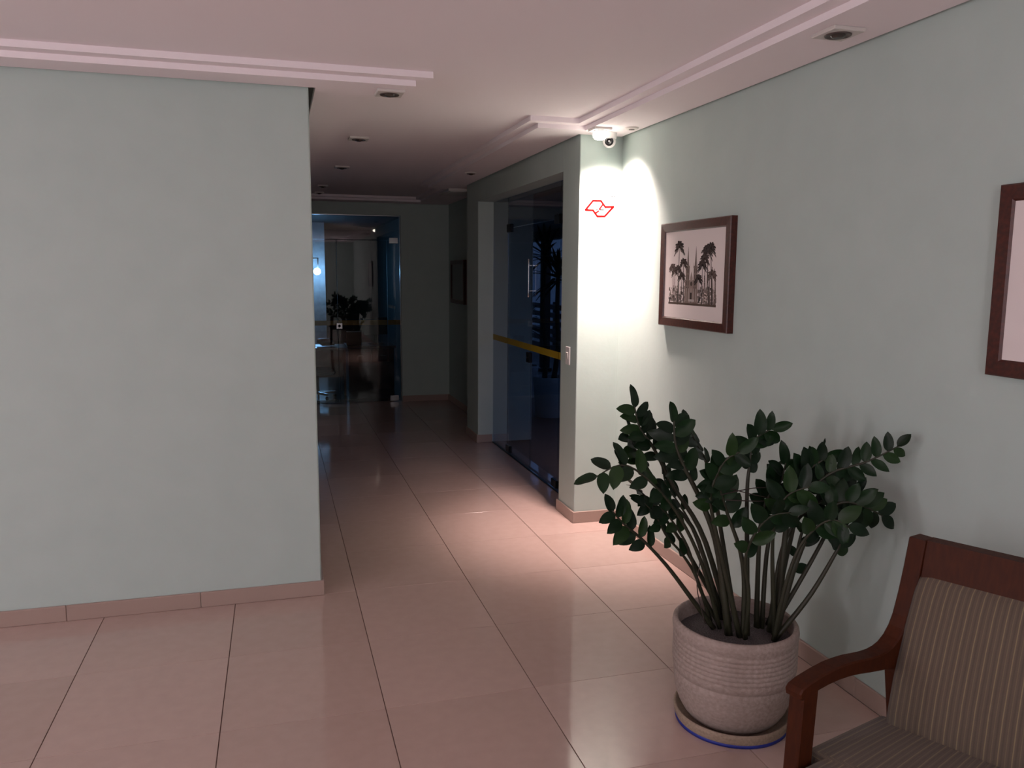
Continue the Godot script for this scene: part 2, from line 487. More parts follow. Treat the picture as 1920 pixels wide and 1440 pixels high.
func baseboards() -> void:
	var V := func(x: float, z: float) -> Vector3: return Vector3(x, 0, z)
	skirting("baseboard_left", "beige tile baseboard along the left wall and its corridor side", [[V.call(LX + 0.013, LZ), V.call(-5.7, LZ), Vector3(0, 0, 1)], [V.call(LX, LZ), V.call(LX, -9.98), Vector3(1, 0, 0)]])
	skirting("baseboard_right", "beige tile baseboard along the right wall behind the plant", [[V.call(RX, -4.729), V.call(RX, 2.8), Vector3(-1, 0, 0)]])
	skirting("baseboard_pier_front", "beige tile baseboard wrapping the lit pier", [[V.call(1.801, -4.742), V.call(RX, -4.742), Vector3(0, 0, 1)], [V.call(1.814, -4.742), V.call(1.814, -5.06), Vector3(-1, 0, 0)]])
	skirting("baseboard_pier_rear", "beige tile baseboard wrapping the dim far pier", [[V.call(1.801, -7.345), V.call(1.955, -7.345), Vector3(0, 0, 1)], [V.call(1.814, -7.345), V.call(1.814, -7.8), Vector3(-1, 0, 0)]])
	skirting("baseboard_right_rear", "beige tile baseboard below the dark framed pictures", [[V.call(RX, -7.8), V.call(RX, -9.987), Vector3(-1, 0, 0)]])
	skirting("baseboard_rear", "beige tile baseboard on the end wall beside the office glass", [[V.call(1.492, -10.0), V.call(RX, -10.0), Vector3(0, 0, 1)]])

func pane(root: Node3D, lo: Vector3, hi: Vector3) -> void:
	var st := begin(); cbox(st, (lo + hi) / 2, hi - lo, 0.0012)
	mesh("glass_pane", st, M.glass, root)

func street_door() -> void:
	var x := 1.965
	var root := structure("door_1", "dark glass street door with a yellow safety stripe", "door")
	var zs := [-7.34, -6.852, -6.17, -5.49, -5.05]
	for k in 4:
		var g := 0.0025
		pane(root, Vector3(x - 0.005, 0.008, zs[k] + g), Vector3(x + 0.005, 1.992 if k in [1, 2] else 2.258, zs[k + 1] - g))
	pane(root, Vector3(x - 0.005, 1.998, -6.847), Vector3(x + 0.005, 2.258, -5.495))
	# stripe on the room face of the panes
	for k in 4:
		var st := begin(); cbox(st, Vector3(x - 0.0058, 1.015, (zs[k] + zs[k + 1]) / 2), Vector3(0.0012, 0.052, zs[k + 1] - zs[k] - 0.006), 0.0003)
		mesh("safety_stripe", st, M.yellow, root)
	for z in [-6.80, -5.545]:
		for y in [1.995, 0.05]:
			var st := begin(); cbox(st, Vector3(x, y, z), Vector3(0.032, 0.07 if y > 1 else 0.06, 0.11), 0.004)
			mesh("patch_hinge", st, M.dark_metal, root)
	var st := begin(); cbox(st, Vector3(x, 0.93, -6.22), Vector3(0.034, 0.085, 0.07), 0.004)
	lathe(st, [Vector2(0, 0.022), Vector2(0.014, 0.022), Vector2(0.015, 0.016), Vector2(0.015, 0.0)], 16, Vector3(x, 0.93, -6.22), Basis(Vector3.BACK, PI / 2))
	mesh("lock", st, M.dark_metal, root)
	st = begin(); tube(st, [Vector3(x - 0.034, 1.42, -6.145), Vector3(x - 0.034, 1.57, -6.145), Vector3(x - 0.034, 1.72, -6.145)], 0.007, 0.007, 6, 10)
	for y in [1.47, 1.67]: cbox(st, Vector3(x - 0.019, y, -6.145), Vector3(0.028, 0.010, 0.010), 0.002)
	mesh("pull_handle", st, M.chrome, root)
	st = begin(); cbox(st, Vector3(x + 0.01, 0.003, -6.195), Vector3(0.05, 0.006, 2.28), 0.001)
	mesh("threshold", st, M.dark_metal, root)

func office_door() -> void:
	var z := -10.06
	var root := structure("door_2", "dark glass front of the unlit office at the corridor end", "door")
	pane(root, Vector3(LX + 0.003, 0.008, z - 0.005), Vector3(0.715, 2.0, z + 0.005))
	pane(root, Vector3(0.720, 0.008, z - 0.005), Vector3(1.322, 2.0, z + 0.005))
	pane(root, Vector3(1.328, 0.008, z - 0.005), Vector3(1.487, 2.0, z + 0.005))
	pane(root, Vector3(LX + 0.003, 2.005, z - 0.005), Vector3(1.487, 2.292, z + 0.005))
	for r in [[LX + 0.003, 0.715], [0.72, 1.322], [1.328, 1.487]]:
		var s2 := begin(); cbox(s2, Vector3((r[0] + r[1]) / 2, 0.995, z - 0.0058), Vector3(r[1] - r[0] - 0.002, 0.06, 0.0012), 0.0003)
		mesh("safety_stripe", s2, M.yellow, root)
	var st := begin(); cbox(st, Vector3(0.83, 2.298, z), Vector3(1.312, 0.012, 0.03), 0.002)
	cbox(st, Vector3(1.4885, 1.15, z), Vector3(0.007, 2.29, 0.03), 0.001)
	mesh("channel", st, M.chrome, root)
	for p in [Vector3(1.41, 2.0, z), Vector3(1.40, 0.04, z)]:
		st = begin(); cbox(st, p, Vector3(0.11, 0.07, 0.034), 0.004)
		mesh("patch_hinge", st, M.chrome, root)
	st = begin(); cbox(st, Vector3(0.735, 0.958, z), Vector3(0.075, 0.075, 0.034), 0.005)
	mesh("lock", st, M.chrome, root)
	st = begin(); lathe(st, [Vector2(0, 0.022), Vector2(0.016, 0.022), Vector2(0.017, 0.016), Vector2(0.017, 0.0)], 16, Vector3(0.735, 0.958, z), Basis(Vector3.RIGHT, PI / 2))
	mesh("lock_cylinder", st, M.dark_metal, root)

# ------------------------------------------------------------------ pictures
func stroke(im: Image, a: Vector2, b: Vector2, w: float, c: Color, w2 := -1.0) -> void:
	var n := int(a.distance_to(b)) + 1
	for i in n + 1:
		var t := float(i) / n
		var p := a.lerp(b, t); var ww := w if w2 < 0 else lerpf(w, w2, t)
		im.fill_rect(Rect2i(int(p.x - ww / 2), int(p.y - ww / 2), maxi(1, int(ww)), maxi(1, int(ww))), c)

func palm(im: Image, foot: Vector2, head: Vector2, size: float, dark: float, r: RandomNumberGenerator) -> void:
	var c := Color(0.36, 0.30, 0.275).lerp(Color(0.16, 0.13, 0.12), dark)
	stroke(im, foot, head, 7.0 * size + 3.0, c.lightened(0.22), 4.0)
	stroke(im, foot + Vector2(2, 0), head + Vector2(1, 0), 3.0, c)
	for k in 15:
		var a := -PI * 1.12 + PI * 1.24 * k / 14.0 + r.randf_range(-0.12, 0.12)
		var l := size * r.randf_range(44, 62)
		var p := head
		for s in 14:
			var t := s / 13.0
			var q := head + Vector2(cos(a), sin(a)) * l * t + Vector2(0, l * 0.42 * t * t)
			stroke(im, p, q, 3.0, c)
			if s > 1:
				for sg in [-1.0, 1.0]:
					var d := (q - p).normalized().rotated(sg * 0.75) * l * 0.30 * (1.1 - t)
					stroke(im, q, q + d + Vector2(0, l * 0.05), 2.2, c.lightened(r.randf_range(0.0, 0.22)))
			p = q

func church_print() -> ImageTexture:
	# a sepia photograph of a twin-spired church between tall palms on a pale sheet
	var W := 620; var H := 456
	var im := Image.create(W, H, false, Image.FORMAT_RGB8)
	im.fill(Color(0.90, 0.86, 0.845))
	var r := RandomNumberGenerator.new(); r.seed = 11
	var u := func(x: float, y: float) -> Vector2: return Vector2(x * W, y * H)
	var g := Color(0.58, 0.52, 0.49)
	# hazy trees and houses at the foot
	for k in 420:
		var x := r.randf_range(0.085, 0.885); var y := r.randf_range(0.64, 0.835)
		var v := r.randf_range(0.28, 0.66)
		var s := r.randf_range(5, 20)
		im.fill_rect(Rect2i(int(x * W), int(y * H - s * 0.6), int(minf(s * 0.7, (0.89 - x) * W)), int(minf(s, (0.845 - y) * H + s * 0.6))), Color(v, v * 0.92, v * 0.88))
	# nave and towers
	im.fill_rect(Rect2i(int(0.37 * W), int(0.56 * H), int(0.22 * W), int(0.26 * H)), g)
	for t in [0.415, 0.545]:
		im.fill_rect(Rect2i(int((t - 0.032) * W), int(0.40 * H), int(0.064 * W), int(0.42 * H)), g.darkened(0.12))
		stroke(im, u.call(t, 0.40), u.call(t, 0.19), 20.0, g.darkened(0.18), 2.0)
		for k in [-0.032, -0.012, 0.01, 0.03]:
			stroke(im, u.call(t + k, 0.42), u.call(t + k, 0.36), 5.0, g.darkened(0.15), 1.0)
		for y in [0.43, 0.50, 0.57, 0.64]:
			for dx in [-0.016, 0.010]:
				im.fill_rect(Rect2i(int((t + dx) * W), int(y * H), 4, 22), g.darkened(0.5))
	stroke(im, u.call(0.48, 0.56), u.call(0.48, 0.47), 26.0, g.lightened(0.1), 3.0)
	for yy in 26:
		for xx in 26:
			if Vector2(xx - 13, yy - 13).length() < 12: im.set_pixel(int(0.48 * W) + xx - 13, int(0.60 * H) + yy - 13, g.darkened(0.4))
	for x in [0.40, 0.44, 0.48, 0.52, 0.56]:
		stroke(im, u.call(x, 0.66), u.call(x, 0.79), 7.0, g.lightened(0.25))
	im.fill_rect(Rect2i(int(0.465 * W), int(0.70 * H), 18, int(0.11 * H)), g.darkened(0.55))
	im.fill_rect(Rect2i(int(0.44 * W), int(0.775 * H), 60, 12), g.lightened(0.35))
	for x in [0.70, 0.745, 0.785, 0.82, 0.855, 0.875]:
		stroke(im, u.call(x, 0.83), u.call(x - 0.012, r.randf_range(0.42, 0.55)), 10.0, Color(0.56, 0.50, 0.47).darkened(r.randf_range(0.0, 0.3)), 6.0)
	# palms, far ones first
	for p in [[0.17, 0.80, 0.15, 0.42, 0.72, 0.3], [0.20, 0.8, 0.185, 0.46, 0.6, 0.4], [0.27, 0.8, 0.245, 0.44, 0.7, 0.6], [0.355, 0.80, 0.335, 0.37, 0.8, 0.7], [0.31, 0.8, 0.315, 0.52, 0.75, 0.7], [0.25, 0.81, 0.255, 0.19, 1.05, 0.85],
		[0.62, 0.80, 0.60, 0.55, 0.75, 0.8], [0.66, 0.81, 0.655, 0.40, 0.9, 0.8], [0.84, 0.83, 0.81, 0.50, 0.8, 0.2], [0.77, 0.82, 0.72, 0.24, 1.0, 0.8], [0.82, 0.83, 0.775, 0.22, 0.95, 0.85], [0.72, 0.83, 0.685, 0.33, 0.85, 0.7]]:
		palm(im, u.call(p[0], p[1]), u.call(p[2], p[3]), p[4], p[5], r)
	for k in 3:
		stroke(im, u.call(0.70, 0.70 + k * 0.035), u.call(0.735, 0.71 + k * 0.035), 5.0, Color(0.82, 0.76, 0.72))
	im.fill_rect(Rect2i(int(0.085 * W), int(0.82 * H), int(0.80 * W), int(0.025 * H)), Color(0.36, 0.31, 0.28))
	im.generate_mipmaps()
	return ImageTexture.create_from_image(im)

func picture(at: Vector3, w: float, h: float, print: Material, label: String, group := "", d := 0.036) -> void:
	# a flat dark wood frame with mitred corners, sheet and glass; at = centre on the wall face
	var t := thing("framed_picture", label, "picture", at, -PI / 2, group)
	var b := 0.05
	var z0 := 0.0; var z1 := d
	var prof := [Vector2(0, z0), Vector2(0, z1 - 0.004), Vector2(0.004, z1), Vector2(b - 0.006, z1 - 0.002), Vector2(b, z1 - 0.008), Vector2(b, z0)]
	var corner := [Vector2(-w / 2, -h / 2), Vector2(w / 2, -h / 2), Vector2(w / 2, h / 2), Vector2(-w / 2, h / 2)]
	for k in 4:
		var st := begin()
		var c0: Vector2 = corner[k]; var c1: Vector2 = corner[(k + 1) % 4]
		var along := (c1 - c0).normalized(); var inn := Vector2(-along.y, along.x)
		for i in prof.size():
			var p: Vector2 = prof[i]; var q: Vector2 = prof[(i + 1) % prof.size()]
			var f := func(c: Vector2, e: Vector2, s: float) -> Vector3:
				var v: Vector2 = c + inn * e.x + along * s * e.x
				return Vector3(v.x, v.y, e.y)
			var out2 := Vector2(-(q.y - p.y), q.x - p.x)   # outward in (across, depth): profile runs clockwise
			var out := Vector3(inn.x * out2.x, inn.y * out2.x, out2.y)
			quad(st, f.call(c0, p, 1.0), f.call(c1, p, -1.0), f.call(c1, q, -1.0), f.call(c0, q, 1.0), out)
		mesh("frame_rail", st, M.frame, t)
	var qm := QuadMesh.new(); qm.size = Vector2(w - 2 * b + 0.004, h - 2 * b + 0.004)
	inst("print", qm, print, t, Transform3D(Basis.IDENTITY, Vector3(0, 0, d - 0.009)))
	var st2 := begin(); box(st2, Vector3(-w / 2 + 0.02, -h / 2 + 0.02, 0.002), Vector3(w / 2 - 0.02, h / 2 - 0.02, 0.008))
	mesh("backing_board", st2, M.black, t)

func pictures() -> void:
	var pr := mat(Color.WHITE, 0.16); pr.albedo_texture = church_print(); pr.metallic_specular = 0.4
	var blank := mat(Color(0.89, 0.85, 0.84), 0.16)
	picture(Vector3(RX, 1.603, -3.755), 0.72, 0.556, pr, "dark wood framed print of a twin-spired church among palms")
	picture(Vector3(RX, 1.589, -1.566), 0.72, 0.562, blank, "dark wood framed picture above the armchair, cut by the photo edge")
	picture(Vector3(RX, 1.505, -9.39), 0.72, 0.51, M.print_dark, "dark framed picture in the gloom nearest the corridor end wall")
	picture(Vector3(RX, 1.505, -8.53), 0.72, 0.51, M.print_dark, "dark framed picture half hidden by the far pier")

# ------------------------------------------------------------------ small fittings
func fittings() -> void:
	downlight(Vector3(1.905, CY, -2.50), "unlit recessed downlight by the moulding above the right wall")
	downlight(Vector3(0.541, CY, -3.925), "square recessed downlight just past the left wall corner")
	downlight(Vector3(0.565, CY + 0.054, -5.62), "unlit corridor downlight, nearest of the left row in the corridor", "", true, 0.13)
	downlight(Vector3(0.572, CY + 0.054, -7.15), "unlit corridor downlight, second in the left row", "", true, 0.12)
	downlight(Vector3(0.50, CY + 0.054, -8.72), "small corridor downlight, third in the left row", "", true, 0.10)
	downlight(Vector3(0.50, CY + 0.054, -9.45), "small corridor downlight right before the office glass", "", true, 0.10)
	downlight(Vector3(1.60, CY, -6.73), "small unlit downlight on the ceiling border above the street door", "", false, 0.10)
	# smoke detector-like flat disc by the right wall
	var t := thing("ceiling_vent", "flat round cover plate on the ceiling right of the camera", "vent", Vector3(2.005, CY, -4.42))
	var st := begin(); lathe(st, [Vector2(0, -0.010), Vector2(0.030, -0.010), Vector2(0.038, -0.007), Vector2(0.042, 0.0)], 24)
	mesh("cover", st, M.fitting, t)
	st = begin(); lathe(st, [Vector2(0, -0.0125), Vector2(0.016, -0.0125), Vector2(0.018, -0.0095)], 20)
	mesh("centre_cap", st, M.reflector, t)
	# hatch beyond the far pier
	t = thing("ceiling_hatch", "pale square hatch on the dark ceiling beyond the far pier", "hatch", Vector3(1.86, CY, -8.28))
	st = begin(); cbox(st, Vector3(0, -0.012, 0), Vector3(0.36, 0.026, 0.50), 0.004)
	mesh("frame", st, M.fitting, t)
	st = begin(); cbox(st, Vector3(0, -0.026, 0), Vector3(0.30, 0.006, 0.44), 0.001)
	mesh("cover", st, M.white, t)
	# security camera
	t = thing("security_camera", "white turret security camera under the ceiling next to the lit lamp", "camera", Vector3(1.955, CY, -4.63))
	st = begin(); lathe(st, [Vector2(0.0, -0.036), Vector2(0.038, -0.036), Vector2(0.044, -0.030), Vector2(0.046, -0.004), Vector2(0.046, 0.0)], 28)
	mesh("base", st, M.white, t)
	var look := Basis.looking_at(Vector3(1.955, CY - 0.06, -4.63) - Vector3(0, 1.5, 0), Vector3.UP)   # -z points away from the lobby
	var bb := look * Basis(Vector3.RIGHT, PI / 2)                                                 # +y towards the lobby
	st = begin(); lathe(st, [Vector2(0, -0.040), Vector2(0.016, -0.037), Vector2(0.030, -0.028), Vector2(0.038, -0.013), Vector2(0.040, 0.0), Vector2(0.038, 0.012), Vector2(0.033, 0.022), Vector2(0.027, 0.030), Vector2(0.0, 0.030)], 28, Vector3(0, -0.047, 0), bb)
	mesh("eyeball", st, M.white, t)
	st = begin(); lathe(st, [Vector2(0.0, 0.0285), Vector2(0.012, 0.0335), Vector2(0.021, 0.0345), Vector2(0.0255, 0.033), Vector2(0.027, 0.027)], 28, Vector3(0, -0.047, 0), bb)
	mesh("lens_ring", st, M.black, t)
	st = begin(); lathe(st, [Vector2(0.0, 0.0365), Vector2(0.005, 0.0355), Vector2(0.008, 0.031)], 20, Vector3(0, -0.047, 0), bb)
	mesh("lens", st, M.chrome, t)
	# light switch on the pier's corridor face
	t = thing("light_switch", "cream light switch plate on the lit pier beside the street door", "switch", Vector3(1.814, 1.078, -4.892), -PI / 2)
	st = begin(); cbox(st, Vector3(0, 0, 0.004), Vector3(0.072, 0.118, 0.009), 0.003)
	mesh("plate", st, M.white, t)
	st = begin(); cbox(st, Vector3(0, 0.0, 0.0095), Vector3(0.026, 0.044, 0.006), 0.0015, Basis(Vector3.RIGHT, 0.08))
	mesh("rocker", st, M.fitting, t)
	sign_plate()

func bar2(st: SurfaceTool, a: Vector2, b: Vector2, w: float, z: float) -> void:
	var d := (b - a).normalized()
	cbox(st, Vector3((a.x + b.x) / 2, (a.y + b.y) / 2, z), Vector3(a.distance_to(b) + w * 0.7, w, 0.0012), 0.0, Basis(Vector3.BACK, d.angle()))

func sign_plate() -> void:
	var t := thing("wall_sign", "white no-smoking notice with a red angular outline on the lit pier", "sign", Vector3(1.95, 2.02, -4.742))
	var st := begin(); cbox(st, Vector3(0.0, 0.005, 0.001), Vector3(0.21, 0.19, 0.002), 0.0005)
	mesh("sheet", st, M.white, t)
	var o := Vector2(1.95, 2.02)
	var P := [Vector2(1.854, 1.997), Vector2(1.903, 2.055), Vector2(1.955, 2.055), Vector2(1.985, 2.018), Vector2(2.040, 2.021), Vector2(1.982, 1.961), Vector2(1.933, 1.960), Vector2(1.903, 1.997)]
	st = begin()
	for k in P.size(): bar2(st, P[k] - o, P[(k + 1) % P.size()] - o, 0.0118, 0.0026 + 0.0004 * (k % 2))
	bar2(st, Vector2(1.970, 2.036) - o, Vector2(1.946, 2.004) - o, 0.009, 0.0034)
	bar2(st, Vector2(1.940, 1.993) - o, Vector2(1.922, 1.979) - o, 0.009, 0.0034)
	mesh("red_outline", st, M.red, t)
	st = begin()
	bar2(st, Vector2(1.951, 2.001) - o, Vector2(1.973, 2.001) - o, 0.007, 0.0031); bar2(st, Vector2(1.926, 2.001) - o, Vector2(1.931, 2.001) - o, 0.006, 0.0031)
	mesh("cigarette", st, M.black, t)
	st = begin()
	var r := RandomNumberGenerator.new(); r.seed = 3
	var x := -0.085
	while x < 0.098:      # one small line of lettering, too small to read
		var w := r.randf_range(0.005, 0.009)
		cbox(st, Vector3(x + w / 2, 0.0645, 0.0025), Vector3(w * 0.8, 0.0065 if x > 0.045 else (0.004 if x > 0.01 else 0.002), 0.001), 0.0)
		x += w + (0.007 if r.randf() < 0.2 else 0.0015)
	var grey := mat(Color(0.10, 0.09, 0.09), 1.0); grey.metallic_specular = 0.0
	mesh("lettering", st, grey, t)

# ------------------------------------------------------------------ armchair
func sheet(st: SurfaceTool, pts: Array, uvs: Array, out: Vector3) -> void:
	# a grid of points with texture coordinates, smooth
	st.set_smooth_group(1)
	for j in pts.size() - 1:
		for i in pts[j].size() - 1:
			var q := [[j, i], [j, i + 1], [j + 1, i + 1], [j + 1, i]]
			for t in [[0, 1, 2], [0, 2, 3]]:
				var v := []; var w := []
				for k in t:
					v.append(pts[q[k][0]][q[k][1]]); w.append(uvs[q[k][0]][q[k][1]])
				var order := [0, 2, 1] if (v[1] - v[0]).cross(v[2] - v[0]).dot(out) > 0.0 else [0, 1, 2]
				for k in order:
					st.set_uv(w[k]); st.add_vertex(v[k])
	st.set_smooth_group(-1)

func armchair() -> void:
	var t := thing("armchair", "dark wooden armchair with ribbed brown upholstery in front of the right wall", "armchair", Vector3(1.602, 0, -1.691))
	t.basis = Basis(Vector3(0.449, 0, 0.8935), Vector3.UP, Vector3(-0.8935, 0, 0.449))
	var W := 0.56
	var sides := [Transform3D(Basis(Vector3(-0.191, 0, 0.982), Vector3.UP, Vector3(0.982, 0, 0.191)), Vector3.ZERO), Transform3D(Basis(Vector3(0.191, 0, 0.982), Vector3.UP, Vector3(-0.982, 0, 0.191)), Vector3(W, 0, 0))]
	var arm := PackedVector2Array([Vector2(0, 0.914), Vector2(0.016, 0.836), Vector2(0.034, 0.765), Vector2(0.051, 0.712), Vector2(0.066, 0.684), Vector2(0.086, 0.662), Vector2(0.108, 0.648), Vector2(0.132, 0.641), Vector2(0.16, 0.638), Vector2(0.19, 0.639), Vector2(0.225, 0.643), Vector2(0.263, 0.648), Vector2(0.30, 0.650), Vector2(0.34, 0.650), Vector2(0.387, 0.645), Vector2(0.436, 0.637), Vector2(0.462, 0.629), Vector2(0.472, 0.618), Vector2(0.469, 0.604), Vector2(0.455, 0.598),
		Vector2(0.40, 0.609), Vector2(0.36, 0.613), Vector2(0.32, 0.614), Vector2(0.28, 0.612), Vector2(0.24, 0.607), Vector2(0.20, 0.600), Vector2(0.16, 0.594), Vector2(0.12, 0.588), Vector2(0.09, 0.58), Vector2(0.06, 0.566), Vector2(0.038, 0.565), Vector2(0.018, 0.63), Vector2(0.002, 0.70), Vector2(-0.012, 0.765), Vector2(-0.030, 0.836), Vector2(-0.046, 0.914)])
	var rear := PackedVector2Array([Vector2(0.086, 0.594), Vector2(0.074, 0.56), Vector2(0.052, 0.435), Vector2(-0.004, 0.08), Vector2(-0.018, 0), Vector2(-0.052, 0), Vector2(-0.040, 0.08), Vector2(0.014, 0.435), Vector2(0.03, 0.59)])
	var front := PackedVector2Array([Vector2(0.456, 0.603), Vector2(0.466, 0.40), Vector2(0.473, 0.15), Vector2(0.475, 0), Vector2(0.443, 0), Vector2(0.430, 0.2), Vector2(0.412, 0.40), Vector2(0.400, 0.612)])
	for b in sides:
		var st := begin(); extrude(st, arm, 0.046, b, 0.0035); mesh("armrest", st, M.chair_wood, t)
		st = begin(); extrude(st, rear, 0.040, b * Transform3D(Basis.IDENTITY, Vector3(0, 0, 0.003)), 0.003); mesh("rear_leg", st, M.chair_wood, t)
		st = begin(); extrude(st, front, 0.042, b * Transform3D(Basis.IDENTITY, Vector3(0, 0, 0.002)), 0.003); mesh("front_leg", st, M.chair_wood, t)
		st = begin(); extrude(st, PackedVector2Array([Vector2(0.04, 0.405), Vector2(0.42, 0.405), Vector2(0.42, 0.335), Vector2(0.03, 0.335)]), 0.026, b * Transform3D(Basis.IDENTITY, Vector3(0, 0, 0.010)), 0.002); mesh("side_rail", st, M.chair_wood, t)
	# top rail between the posts, leaning as they do
	var st := begin()
	var rail := PackedVector2Array([Vector2(-0.044, 0.913), Vector2(-0.001, 0.913), Vector2(0.021, 0.812), Vector2(-0.020, 0.812)])
	extrude(st, rail, W - 0.086, Transform3D(Basis(Vector3(0, 0, 1), Vector3.UP, Vector3(1, 0, 0)), Vector3(0.043, 0, 0)), 0.003)
	mesh("top_rail", st, M.chair_wood, t)
	st = begin()
	cbox(st, Vector3(W / 2, 0.37, 0.452), Vector3(W + 0.06, 0.065, 0.026), 0.002)
	cbox(st, Vector3(W / 2, 0.37, 0.06), Vector3(W - 0.10, 0.065, 0.026), 0.002)
	mesh("cross_rail", st, M.chair_wood, t)
	# upholstered back
	var prof := [Vector2(0.018, 0.824), Vector2(0.030, 0.812), Vector2(0.047, 0.775), Vector2(0.074, 0.697), Vector2(0.094, 0.627), Vector2(0.112, 0.560), Vector2(0.126, 0.480), Vector2(0.131, 0.43), Vector2(0.115, 0.405)]
	var pts := []; var uvs := []; var bk := []
	for j in prof.size():
		var row := []; var ur := []; var br := []
		var p: Vector2 = prof[j]
		var la := 0.0455 - 0.191 * p.x * 0.9
		for i in 17:
			var x := i / 16.0
			var e := minf(x, 1.0 - x)
			var bulge := 0.012 * sin(PI * j / 8.0) * (1.0 - pow(1.0 - minf(e * 4.0, 1.0), 2.0)) - (0.006 if i == 0 or i == 16 else 0.0)
			var a := lerpf(la, W - la, x)
			row.append(Vector3(a, p.y, p.x + bulge))
			ur.append(Vector2(lerpf(0.04, W - 0.04, x) / 0.056, p.y / 0.056))
			br.append(Vector3(a, p.y, p.x - 0.035))
		pts.append(row); uvs.append(ur); bk.append(br)
	st = begin()
	sheet(st, pts, uvs, Vector3(0, 0.3, 1)); sheet(st, bk, uvs, Vector3(0, -0.3, -1))
	for k in [0, 16]:
		var ep := []; var eu := []
		for j in prof.size():
			ep.append([pts[j][k], bk[j][k]]); eu.append([uvs[j][k], uvs[j][k]])
		sheet(st, ep, eu, Vector3(-1 if k == 0 else 1, 0, 0))
	mesh("backrest", st, M.fabric, t, true)
	# seat cushion: fills the frame, notched round the front legs
	pts = []; uvs = []
	var fs := [0.075, 0.082, 0.095, 0.13, 0.18, 0.24, 0.30, 0.36, 0.384, 0.392, 0.43, 0.47, 0.50, 0.515, 0.52]
	for j in fs.size():
		var f: float = fs[j]
		var tt := f / 0.982
		var la := (-0.191 * tt + 0.001) if f < 0.388 else (0.048 - 0.191 * tt)
		var drop := 0.0
		if j < 2: drop = [0.028, 0.010][j]
		if j > 11: drop = [0.007, 0.022, 0.045][j - 12]
		var row := []; var ur := []
		for i in 21:
			var x := i / 20.0
			var xx := x * 20.0
			var ed := minf(xx, 20.0 - xx)
			var dd: float = [0.045, 0.016, 0.004][int(ed)] if ed < 3.0 else 0.0
			var s := x
			if i == 1 or i == 19: s = (0.006 if i == 1 else 0.994)
			if i == 2 or i == 18: s = (0.028 if i == 2 else 0.972)
			var a := lerpf(la, W - la, s)
			var y := 0.442 + 0.014 * sin(PI * s) * sin(PI * clampf((f - 0.05) / 0.5, 0, 1)) - maxf(drop, dd)
			row.append(Vector3(a, y, f)); ur.append(Vector2(lerpf(0.0, W, s) * 1.1 / 0.056, f / 0.056))
		pts.append(row); uvs.append(ur)
	st = begin()
	sheet(st, pts, uvs, Vector3.UP)
	var low := []
	for j in pts.size():
		var row := []
		for p in pts[j]: row.append(Vector3(p.x, 0.402, p.z))
		low.append(row)
	sheet(st, low, uvs, Vector3.DOWN)
	for k in [0, 20]:
		var ep := []; var eu := []
		for j in pts.size():
			ep.append([pts[j][k], low[j][k]]); eu.append([uvs[j][k], uvs[j][k] + Vector2(0, 0.6)])
		sheet(st, ep, eu, Vector3(-1 if k == 0 else 1, 0, 0.2))
	for j in [0, pts.size() - 1]:
		sheet(st, [pts[j], low[j]], [uvs[j], uvs[j]], Vector3(0, 0, -1 if j == 0 else 1))
	mesh("seat", st, M.fabric, t, true)

# ------------------------------------------------------------------ potted plant
func leaf_mesh(curl: float, fold: float) -> Mesh:
	var st := begin()
	var pts := []; var uvs := []
	for j in 9:
		var t := j / 8.0
		var w := 0.268 * pow(sin(PI * pow(clampf(t * 0.97 + 0.02, 0.0, 1.0), 0.86)), 0.72)
		if j == 8: w = 0.006
		if j == 0: w = 0.025
		var row := []; var ur := []
		for i in 5:
			var x := (i - 2) / 2.0
			row.append(Vector3(x * w, t, fold * absf(x) * w - curl * t * t + 0.02 * sin(t * 9.0) * x))
			ur.append(Vector2(x * 0.5 + 0.5, t))
		pts.append(row); uvs.append(ur)
	sheet(st, pts, uvs, Vector3(0, 0, 1))
	st.generate_normals()
	return st.commit()

